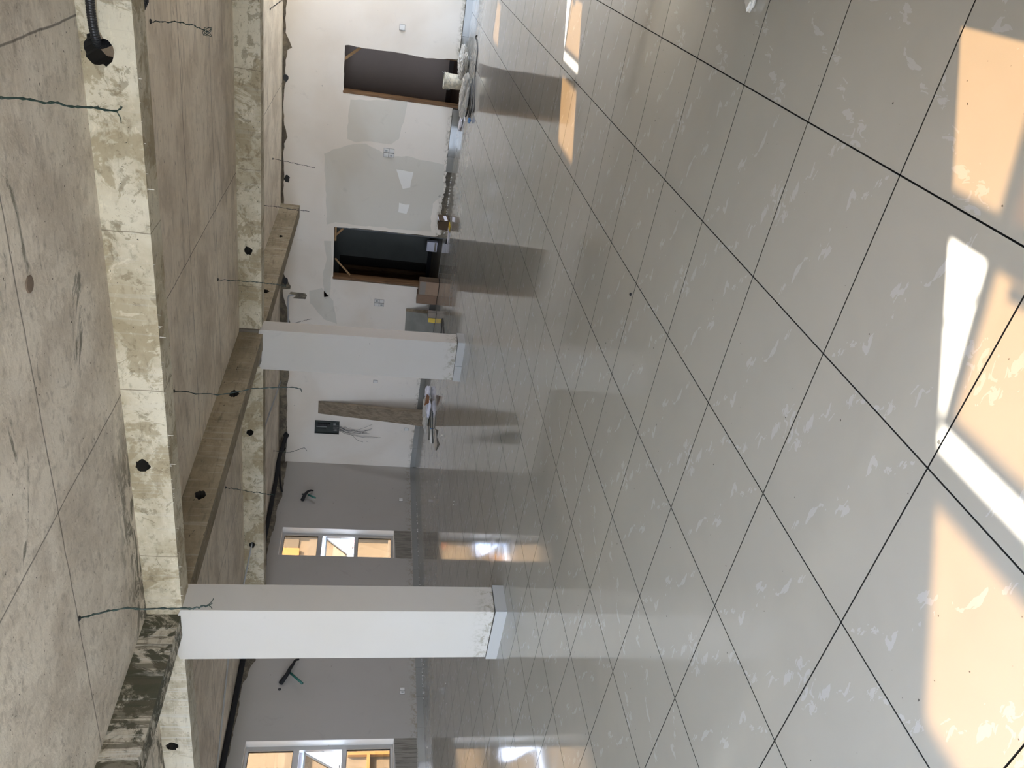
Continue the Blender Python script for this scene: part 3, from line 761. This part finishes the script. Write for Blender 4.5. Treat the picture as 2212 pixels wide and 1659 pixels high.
# grey pipes
p1 = empty('pvc_pipe', onY(623, 650, YR + .03), label='grey plastic pipe bending out of a chase high on the right wall', cat='pipe')
pp = [onY(634, 638, YR + .02), onY(627, 638, YR + .03), onY(623, 642, YR + .03), onY(622, 660, YR + .03), onY(623, 700, YR + .03), onY(622, 760, YR + .05)]
under(MB().tube(curve(pp, 6), .018, 10).go('pipe', M_PVC, smooth=True), p1)
p2 = empty('pvc_pipe', onZ(590, 870, S3 - .02), label='thin grey pipe slanting across the ceiling behind the far column', cat='pipe')
a = onZ(618, 790, S3 - .03); b = onZ(571, 925, S3 - .03); b = a + (b - a) * min(1, (YC - .26 - a.y) / (b.y - a.y)) if a.y < YC < b.y else b
under(MB().tube([a, (a + b) / 2, b], .014, 8).go('pipe', M_PVC, smooth=True), p2)
p3 = empty('pvc_pipe', Vector((9.74, YC, 3.03)), label='long grey pipe leaving a hole of the far beam towards the left', cat='pipe')
pts = [Vector((9.74, YC - .1, 3.03)), Vector((9.73, YC + .03, 3.02))] + [H(540, 1190, S2 - .02, 538, 1205)[0]]
q1 = onZ(530, 1245, S2 - .02); q2 = onZ(493, 1425, S2 - .02); q3 = onZ(469, 1659, S2 - .02)
under(MB().tube([Vector((9.74, YC - .1, 3.03)), Vector((9.74, YC + .05, 3.03)), q1, q2, q3, q3 + (q3 - q2) * .3], .013, 8).go('pipe', M_PVC, smooth=True), p3)

# air-conditioning pipe stubs on the back wall
def ac(label, pts, gpts, hole, hr):
    x = XB - .02
    P_ = [onX(a, b, x) for a, b in pts]; n_ = len(P_)
    for i, p in enumerate(P_): p.x = XB - .02 - .10 * math.sin(math.pi * i / (n_ - 1)) - .03 * (i > 0)
    root = empty('pipe_stub', P_[0], label=label, cat='pipes')
    c = curve(P_, 6)
    under(MB().tube(c, .03, 10, lambda i: .042 - .026 * i / len(c)).go('foam_sleeve', M_FOAM, smooth=True), root)
    g = [onX(a, b, x) for a, b in gpts]; g[0].x = XB - .12; g[-1].x = XB - .16
    under(MB().tube([g[0], (g[0] + g[-1]) / 2, g[-1]], .02, 10).go('green_tube', M_GREEN, smooth=True), root)
    h = onX(*hole, XB); ring = [(h.y + math.cos(t) * hr, h.z + math.sin(t) * hr) for t in [k * .628 for k in range(10)]]
    sheet('drilled_hole', ring, [], 0, XB - .001, .004, M_BLACK, wback)
ac('black foam and green pipe stub sticking out right of the farther window', [(653, 1080), (657, 1079), (663, 1073), (670, 1067), (676, 1062)], [(665, 1076), (681, 1086)], (655, 1068), .035)
ac('black foam and green pipe stub sticking out left of the nearest column', [(607, 1475), (613, 1473), (620, 1466), (627, 1454), (633, 1444), (638, 1433), (645, 1427)], [(626, 1461), (653, 1488)], (604, 1489), .028)

# switches and sockets
def plate(px, py, w_, h_, label, ax=1, grid=(1, 1), lift=.012):
    p = onY(px, py, YR) if ax == 1 else onX(px, py, XB)
    root = empty('switch_plate', p, label=label, cat='switch')
    cols, rows = grid; cw, ch = w_ / cols, h_ / rows
    for i in range(cols):
        for j in range(rows):
            u = -w_ / 2 + cw * (i + .5); z = p.z - h_ / 2 + ch * (j + .5); e = .006
            def B(name, u0, u1, z0, z1, d0, d1, mat, bv=.002):
                if ax == 1: o = box(name, p.x + u0, p.x + u1, YR + d0, YR + d1, z0, z1, mat, bevel=bv)
                else: o = box(name, XB - d1, XB - d0, p.y + u0, p.y + u1, z0, z1, mat, bevel=bv)
                return under(o, root)
            B('backing_box', u - cw / 2 + .001, u + cw / 2 - .001, z - ch / 2 + .001, z + ch / 2 - .001, .0025, .006, M_WIREL, 0)
            B('cover', u - cw / 2 + e, u + cw / 2 - e, z - ch / 2 + e, z + ch / 2 - e, .006, .006 + lift, M_SWITCH)
            if cols * rows >= 2: B('rocker', u - cw * .2, u + cw * .2, z - ch * .22, z + ch * .22, .006 + lift, .010 + lift, M_STEELL if (i + j) % 2 else M_SWITCH, 0)
            else: B('rocker', u - cw * .3, u + cw * .3, z - ch * .3, z + ch * .3, .006 + lift, .010 + lift, M_SWITCH)
    return root
plate(869, 59, .10, .10, 'single white switch on the wall right of the bucket doorway')
plate(840, 330, .17, .20, 'block of four white switch plates on the wall between the two doorways', grid=(2, 2))
plate(819, 654, .17, .20, 'block of four white switch plates left of the dark doorway', grid=(2, 2))
plate(811, 824, .085, .10, 'single white switch plate just left of the far column')
plate(878, 927, .085, .10, 'small white socket low on the wall left of the leaning board')
plate(866, 1080, .10, .09, 'white socket low on the back wall right of the farther window', 0)
plate(869, 1493, .135, .09, 'double white socket low on the back wall left of the nearest column', 0, grid=(2, 1))

# breaker box
bx0, bx1, bz0, bz1 = 10.75, 11.09, 1.845, 2.395
bb = empty('breaker_box', (bx0, YR, bz0), label='open dark metal breaker box on the wall beside the leaning board', cat='breaker box')
g = MB(); t = .012
g.box(bx0, bx1, YR + .003, YR + .006, bz0, bz1); g.box(bx0, bx0 + t, YR + .003, YR + .05, bz0, bz1); g.box(bx1 - t, bx1, YR + .003, YR + .05, bz0, bz1)
g.box(bx0 + t, bx1 - t, YR + .003, YR + .05, bz0, bz0 + t); g.box(bx0 + t, bx1 - t, YR + .003, YR + .05, bz1 - t, bz1)
under(g.go('enclosure', M_STEEL), bb)
for k in range(8):
    under(box('breaker', bx0 + .06, bx0 + .135, YR + .008, YR + .045, 2.05 + k * .036, 2.082 + k * .036, M_RUB, bevel=.002), bb)
under(box('rail', bx0 + .16, bx0 + .175, YR + .008, YR + .02, 2.12, 2.36, M_STEELL), bb)
under(box('rail', bx0 + .21, bx0 + .22, YR + .008, YR + .02, 2.14, 2.34, M_RUB), bb)
for z_, x_ in ((1.93, .05), (1.90, .215)): under(box('terminal', bx0 + x_, bx0 + x_ + .045, YR + .008, YR + .03, z_, z_ + .05, M_STEELL), bb)
rn = random.Random(5)
ends = [(804, 917), (804, 926), (801, 929), (798, 937), (793, 935), (790, 933), (817, 945), (822, 945), (784, 955), (757, 924)]
mids_ = [(760, 931), (762, 933), (757, 930), (765, 928), (750, 931), (755, 935), (785, 943), (780, 944), (760, 940), (745, 922)]
for k, (e, m_) in enumerate(zip(ends, mids_)):
    st = Vector((bx0 + .10 + .02 * k * .8, YR + .04, bz0 + .02)); m3 = onY(*m_, YR + .07); e3 = onY(*e, YR + .05)
    under(MB().tube(curve([st + Vector((0, 0, .12)), st, (st + m3) / 2 + Vector((.02, .02, -.02)), m3, (m3 + e3) / 2 + Vector((rn.random() * .05 - .02, .02, 0)), e3], 5), .0035, 5).go('loose_wire', M_WIREB if k % 3 else M_WIREL), bb)

# leaning board (boxed timber) and its foot on the floor
f0, f1 = onZ(915, 896, 0), onZ(916, 922, 0)
t0, t1 = onY(688, 868, YR + .03), onY(687, 893, YR + .03)
fy = -12.25
f0 = onY(912, 896, fy); f1 = onY(913, 921, fy); f0.z = f1.z = .004
br = empty('leaning_board', (f0 + f1) / 2, label='long weathered brown board leaning on the right wall beside the breaker box', cat='board')
dn = Vector((0, 1, 0)).cross((f1 - f0)).normalized()
back = Vector((0, -.018, 0))
under(MB().hexa([f0, f1, f1 + back, f0 + back, t0, t1, t1 + back, t0 + back]).go('board', M_PLANK), br)
sd_ = Vector((-.02, 0, 0))
fl0 = onY(910, 886, fy - .05); fl0.z = .004
under(MB().hexa([f0 + sd_ * .1, f0 + Vector((0.0, -.14, 0)), f0 + Vector((-.03, -.15, 0)), f0 + sd_, t0 + sd_ * .1, t0 + Vector((.0, -.015, 0)), t0 + Vector((-.01, -.02, 0)), t0 + sd_]).go('side_board', M_PLANK), br)
for k in range(3): under(MB().lathe([(.006, 0), (.006, .004)], f0.lerp(f1, .25 + .25 * k) + Vector((0, .003, .09 + .02 * k)), 8).go('nail_hole', M_RUB), br)

# boxes by the dark doorway
def carton(name, p0, p1, depth, h, mats, label, lids=True, cat='box', seed=0, group=None):
    """front bottom edge from p0 to p1, box standing behind it"""
    p0 = Vector(p0); p1 = Vector(p1); d = (p1 - p0).normalized(); n_ = Vector((d.y, -d.x, 0))
    if n_.y > 0: n_ = -n_
    root = empty(name, p0, label=label, cat=cat, group=group); B = n_ * depth; U = Vector((0, 0, h))
    z = Vector((0, 0, .004)); A = [p0 + z, p1 + z, p1 + B + z, p0 + B + z]
    th_ = .004
    def panel(nm, q, mat):
        c = sum(q, Vector()) / 4; nn = (q[1] - q[0]).cross(q[3] - q[0]).normalized() * th_
        under(MB().hexa([*q, *[v + nn for v in q]]).go(nm, mat), root)
    panel('front_panel', [A[0], A[1], A[1] + U, A[0] + U], mats[0])
    panel('side_panel', [A[1], A[2], A[2] + U, A[1] + U], mats[1]); panel('side_panel', [A[3], A[0], A[0] + U, A[3] + U], mats[1])
    panel('back_panel', [A[2], A[3], A[3] + U, A[2] + U], mats[1]); panel('bottom_panel', [A[0], A[3], A[2], A[1]], mats[1])
    if lids: panel('top_flap', [A[0] + U, A[1] + U, A[2] + U, A[3] + U], mats[2])
    return root, A, U
q0 = onZ(949, 612, 0); q1 = onZ(946, 641, 0); q0.y = q1.y = -12.52
q0.x, q1.x = onY(948, 611, -12.52).x, onY(946, 640, -12.52).x
r_, A, U = carton('cardboard_box', q0, q1, .22, .40, (M_CARDL, M_CARDD, M_CARD), 'pale pink-brown cardboard carton standing left of the dark doorway')
under(MB().box(q0.x + .01, q1.x - .01, -12.516, -12.511, .27, .39).go('printed_label', M_CARDP), r_)
u0 = Vector((q1.x + .03, -12.62, 0)); r_, A, U = carton('cardboard_box', u0, u0 + Vector((.24, -.03, 0)), .18, .415, (M_CARD, M_CARDD, M_CARD), 'darker brown carton tucked beside the pale carton against the wall')
# leaning grey slab with a stack behind, yellow packet and scraps
s0 = onY(939, 680, -12.5); s1 = onY(944, 745, -12.5); s0.z = s1.z = .004
k0 = onY(877, 673, -12.80); k1 = onY(873, 738, -12.80)
gs = empty('grey_board', s0, label='light grey square board leaning on the wall behind the far column', cat='board')
bk = Vector((0, -.02, 0))
under(MB().hexa([s0, s1, s1 + bk, s0 + bk, k0, k1, k1 + bk, k0 + bk]).go('face_board', M_LIGHTC), gs)
for k in range(3):
    o_ = Vector((-.015 * (k + 1), -.022 * (k + 1) - .002, 0)); up_ = Vector((0, .015 * k, .004))
    under(MB().hexa([s0 + o_, s1 + o_, s1 + o_ + bk, s0 + o_ + bk, k0 + o_ * .8, k1 + o_ * .8, k1 + o_ * .8 + bk * .9, k0 + o_ * .8 + bk * .9]).go('stacked_sheet', M_PLANK), gs)
y0_ = onZ(937, 676, 0); y1_ = onZ(940, 691, 0); y0_.y = y1_.y = -12.38; y0_.x = onY(941, 676, -12.38).x; y1_.x = onY(942, 688, -12.38).x
r_, A, U = carton('packet', y0_, y1_, .10, .17, (M_CARDP, M_CARDP, M_CARDP), 'small grey packet with a yellow face leaning on the grey board', cat='packet')
under(MB().hexa([Vector((y1_.x + .006, -12.385, .01)), Vector((y1_.x + .10, -12.36, .01)), Vector((y1_.x + .10, -12.365, .01)), Vector((y1_.x + .006, -12.39, .01)), Vector((y1_.x + .006, -12.385, .15)), Vector((y1_.x + .09, -12.36, .15)), Vector((y1_.x + .09, -12.365, .15)), Vector((y1_.x + .006, -12.39, .15))]).go('yellow_label', M_YEL), r_)
# small open carton with yellow flap by the wall stub
c0 = onZ(974, 478, 0); c1 = onZ(972, 496, 0)
Yc = -12.05
c0 = Vector((onY(975, 479, Yc).x, Yc, 0)); c1 = Vector((onY(973, 499, Yc).x, Yc, 0))
r_, A, U = carton('open_carton', c0, c1, .32, .20, (M_CARDD, M_CARDD, M_CARD), 'open brown carton with a yellow printed flap on the floor right of the dark doorway', lids=False)
fa, fb = c0 + Vector((0, .01, .006)), c0.lerp(c1, .62) + Vector((0, .01, .006))
under(MB().hexa([fa, fb, fb + Vector((.0, .22, 0)), fa + Vector((0, .24, 0)), fa + Vector((0, 0, .012)), fb + Vector((0, 0, .012)), fb + Vector((0, .22, .004)), fa + Vector((0, .24, .004))]).go('yellow_flap', M_YEL), r_)
under(box('flap_label', fa.x + .10, fa.x + .18, fa.y + .04, fa.y + .17, .021, .023, M_WHITE), r_)
under(MB().hexa([c0 + Vector((-.005, 0, .04)), c0 + Vector((-.005, -.26, .06)), c0 + Vector((-.012, -.26, .06)), c0 + Vector((-.012, 0, .04)), c0 + Vector((.03, 0, .20)), c0 + Vector((.03, -.26, .22)), c0 + Vector((.022, -.26, .22)), c0 + Vector((.022, 0, .20))]).go('white_flap', M_WHITE), r_)
ws = c1 + Vector((-.02, .0, 0)); wsr = MB().hexa([ws + Vector((0, .28, .004)), ws + Vector((.20, .20, .004)), ws + Vector((.20, .02, .004)), ws + Vector((0, .05, .004)), ws + Vector((0, .28, .012)), ws + Vector((.20, .20, .012)), ws + Vector((.20, .02, .012)), ws + Vector((0, .05, .012))]).go('white_sheet', M_WHITE, label='white sheet lying on the floor beside the carton with the yellow flap', cat='paper')
mk = onZ(966, 517, 0)
MB().tube([mk + Vector((0, 0, .012)), mk + Vector((.10, -.02, .012))], .011, 8).go('black_stick', M_BLACK, label='short black stick on the floor near the dark doorway', cat='stick')
# white packet inside the dark room
wp = onZ(941, 535, 0.05)
wpo = box('white_packet', wp.x - .12, wp.x + .10, -13.9, -13.78, .02, .24, M_WHITE, bevel=.004, label='white packet lying on the floor inside the dark doorway', cat='packet')
box('closing_flap', wp.x - .11, wp.x + .09, -13.779, -13.775, .04, .08, M_CARDP, wpo)

# bucket
bk_ = Vector((3.03, -12.68, 0)); bk_.x = onY(990, 178, -12.68).x
bu = empty('paint_bucket', bk_, label='stained cream plastic bucket standing in front of the right doorway', cat='bucket')
rb = .140
under(MB().lathe([(rb * .86, .005), (rb * .88, .02), (rb * .97, .30), (rb * 1.05, .302), (rb * 1.05, .318), (rb * .98, .32), (rb * .985, .345), (rb * 1.06, .347), (rb * 1.06, .362), (rb * 1.0, .365), (rb * .985, .36), (rb * .92, .30), (rb * .84, .03)], bk_, 32).go('pail', M_BUCK, smooth=False), bu)
hd = [bk_ + Vector((rb * 1.07 * math.cos(t), rb * 1.07 * math.sin(t), .33 - .10 * math.sin((t + .3) / 2.6 * math.pi) ** 1)) for t in [-.2 + k * .23 for k in range(15)]]
under(MB().tube(hd, .003, 6).go('wire_handle', M_STEELL), bu)

# crumpled films, papers and scraps
def blob(name, c, sx, sy, sz, rot, mat, seed, label, cat, amp=.35, sub=4, freq=2.0):
    bm = bmesh.new(); bmesh.ops.create_icosphere(bm, subdivisions=5 if cat == 'plastic bag' else sub, radius=1)
    for v in bm.verts:
        n_ = noise.noise(v.co * freq + Vector((seed * 7.1, 0, 0))); m_ = abs(noise.noise(v.co * freq * 2.2 + Vector((0, seed * 3.3, 0))))
        r_ = 0
        if cat == 'plastic bag': r_ = .30 * (.5 - abs(noise.noise(v.co * 3.4 + Vector((seed, 2, 5))))) + .16 * (.5 - abs(noise.noise(v.co * 8.0 + Vector((seed, 9, 1)))))
        v.co *= 1 + amp * n_ - amp * .9 * m_ + r_
        v.co = Vector((v.co.x * sx, v.co.y * sy, v.co.z * sz))
    bm.transform(Matrix.Rotation(rot, 4, 'Z'))
    mz = min(v.co.z for v in bm.verts)
    me = bpy.data.meshes.new(name); bm.to_mesh(me); bm.free(); me.materials.append(mat)
    o = bpy.data.objects.new(name, me); o.location = Vector(c) + Vector((0, 0, -mz + .002)); link(o, None, label=label, cat=cat)
    return o
blob('plastic_bag', onZ(1012, 136, 0), .24, .18, .075, .12, M_BAG, 1, 'crumpled clear plastic bag on the floor right of the bucket', 'plastic bag')
blob('plastic_bag', onZ(1014, 208, 0), .32, .15, .07, -.1, M_BAG, 2, 'long crumpled plastic film on the floor left of the bucket', 'plastic bag')
blob('plastic_bag', onZ(1009, 100, 0), .36, .05, .035, .05, M_BAG, 3, 'thin twisted plastic film along the skirting right of the doorway', 'plastic bag')
def flat(name, pts, z, th, mat, label, cat, curl=.0, **k):
    c = sum((Vector(p) for p in pts), Vector()) / len(pts); n_ = len(pts)
    bot = [Vector((p[0], p[1], z + curl * (i % 2))) for i, p in enumerate(pts)]; tp = [p + Vector((0, 0, th)) for p in bot]
    return mo(name, bot + tp, [tuple(range(n_))[::-1], tuple(range(n_, 2 * n_))] + [(i, (i + 1) % n_, (i + 1) % n_ + n_, i + n_) for i in range(n_)], mat, label=label, cat=cat, **k)
pq_ = [onZ(*p, .01) for p in ((990, 254), (998, 256), (1003, 262), (1003, 275), (999, 283), (991, 280), (988, 274), (992, 268), (989, 262))]
yc_ = sum(p.y for p in pq_) / len(pq_); pq = [Vector((p.x, yc_ + (p.y - yc_) * .38, p.z)) for p in pq_]
flat('torn_paper', pq, .004, .02, M_WHITE, 'torn white paper scrap on the floor at the left end of the plastic film', 'paper', .012)
blob('blue_scrap', onZ(1018, 261, 0), .05, .05, .03, 0, M_BLUE, 5, 'small blue plastic scrap on the floor below the torn paper', 'scrap', sub=2)
blob('blue_scrap', onZ(1013, 48, 0), .10, .03, .035, 0, M_BLUE, 6, 'small blue scrap by the skirting near the right edge', 'scrap', sub=2)
# looped black cable on the floor
lp = [onZ(*p, .008) for p in ((1030, 76), (1027, 80), (1030, 90), (1031, 110), (1029, 135), (1026, 160), (1025, 200), (1024, 235), (1022, 241), (1020, 238), (1019, 200), (1020, 170), (1022, 190), (1021, 215), (1015, 250), (1012, 252), (1016, 220), (1018, 180), (1016, 200), (1010, 235), (1005, 252))]
MB().tube(curve(lp, 5), .008, 6).go('loose_cable', M_WIREB, smooth=True, label='dark cable lying in loops on the floor in front of the bucket', cat='cable')
lp = [onZ(*p, .008) for p in ((950, 735), (953, 712), (955, 688), (957, 700), (958, 720), (958, 745))]
MB().tube(curve(lp, 5), .008, 6).go('loose_cable', M_WIREB, smooth=True, label='dark cable loop on the floor right of the far column foot', cat='cable')

# heap of rubbish in front of the leaning board
blob('plastic_bag', onZ(927, 893, 0) , .36, .14, .06, 1.0, M_BAG, 8, 'crumpled grey film at the foot of the leaning board', 'plastic bag')
blob('white_wrapper', onZ(930, 848, 0), .16, .09, .06, .9, M_WHITE, 9, 'white wrapper topmost at the right end of the rubbish heap', 'wrapper', sub=3)
blob('white_wrapper', onZ(931, 882, 0), .20, .08, .05, .9, M_WHITE, 10, 'white wrapper in the middle of the rubbish heap', 'wrapper', sub=3)
cbq = [onZ(*p, .09) for p in ((923, 852), (930, 855), (927, 870), (921, 876))]
flat('cardboard_scrap', cbq, .09, .012, M_RUST, 'orange-brown cardboard scrap lying on the rubbish heap', 'cardboard', .03)
blob('brick_crumbs', onZ(910, 893, 0), .07, .05, .04, .3, M_RUST, 12, 'orange crumbs beside the foot of the leaning board', 'crumbs', sub=2)
for k, (a_, b_, lab) in enumerate((((926, 886), (925, 950), 'thin dark rod of the rubbish heap lying nearest the wall'), ((929, 892), (931, 955), 'thin dark rod of the rubbish heap in the middle'), ((934, 888), (934, 958), 'thin dark rod of the rubbish heap lying farthest from the wall'))):
    MB().tube([onZ(*a_, .02 + .008 * k), onZ(*b_, .01)], .009, 6).go('metal_rod', M_STEEL, label=lab, cat='rod', group='rods in the rubbish heap')
tb_ = MB().tube([onZ(931, 928, .022), onZ(932, 957, .022)], .02, 12).go('white_tube', M_SWITCH, smooth=True, label='white tube with blue end lying left of the rubbish heap', cat='tube')
MB().tube([onZ(931, 925.5, .022), onZ(931, 928, .022)], .021, 12).go('blue_cap', M_BLUE, tb_)
film = [onZ(*p, .004) for p in ((938, 925), (944, 930), (943, 945), (947, 960), (941, 975), (939, 958), (940, 944))]
flat('clear_film', film, .003, .004, M_BAG, 'flat clear film on the floor in front of the white tube', 'plastic film', .02)
# small crumbs on the floor
cr = MB(); rn = random.Random(9)
def crumb(p, s):
    cr.add([p + Vector((rn.uniform(-s, s), rn.uniform(-s, s), z)) for z in (0, 0, 0, s)], [(0, 1, 2), (0, 1, 3), (1, 2, 3), (2, 0, 3)])
for px, py in ((947, 1037), (939, 1074), (981, 1083), (980, 1091), (957, 1457), (959, 1513), (963, 1477), (965, 1520), (1097, 427), (1116, 555), (1130, 547), (1127, 548), (1438, 553), (1542, 684), (1481, 219)):
    crumb(onZ(px, py, .001), .012 if px < 1100 else .004)
for k in range(60):
    p = onZ(905 + rn.random() * 12, 1430 + rn.random() * 90, .001); p.x = min(p.x, XB - .06); crumb(p, .012)
for k in range(40): crumb(Vector((XB - .06 - rn.random() * .12, -11.7 + rn.random() * 3, .001)), .012)
for k in range(50): crumb(Vector((4.7 + rn.random() * 1.3, YR + .03 + rn.random() * .15, .001)), .016)
cr.go('plaster_crumbs', M_DUST, label='pale plaster crumbs scattered over the floor', cat='crumbs', kind='stuff')
dot = onZ(1363, 636, .001)
MB().lathe([(.008, 0), (.010, .004), (.005, .010)], dot, 10).go('black_pellet', M_BLACK, label='small black pellet alone on the middle of the floor', cat='pellet')
blob('clear_wrapper', onZ(1632, 2, 0), .045, .03, .018, .3, M_BAG, 14, 'small shiny clear wrapper on the floor at the right frame edge', 'wrapper', sub=3)
# ceiling junction hole plate in the near bay
rp = onZ(63, 614, S1)
MB().lathe([(.045, 0), (.045, -.003), (.040, -.006)], rp, 24).go('ceiling_box_cover', plain('brown_round_cover', (.20, .15, .11), .8, 0, .4), label='round brown cover flush in the near ceiling bay', cat='ceiling cover')
# lime drips hanging from the near beam's lower edge
dr = MB(); rn = random.Random(3)
for k in range(46):
    x = .95 + 4.6 * rn.random() ** .6; L_ = .006 + .02 * rn.random() ** 3
    dr.lathe([(.002, 0), (.0012, -L_)], (x, YA - .002 - .02 * (rn.random() < .4), ZB - .009), 5)
for px, py in ((331, 411), (362, 731), (379, 943), (380, 1005)):
    p = onY(px, py, YA); dr.lathe([(.003, 0), (.0015, -.04)], (p.x, YA - .01, ZB - .009), 5)
dr.go('lime_drips', plain('white_lime', (.75, .73, .66), .7), bA, kind='stuff')
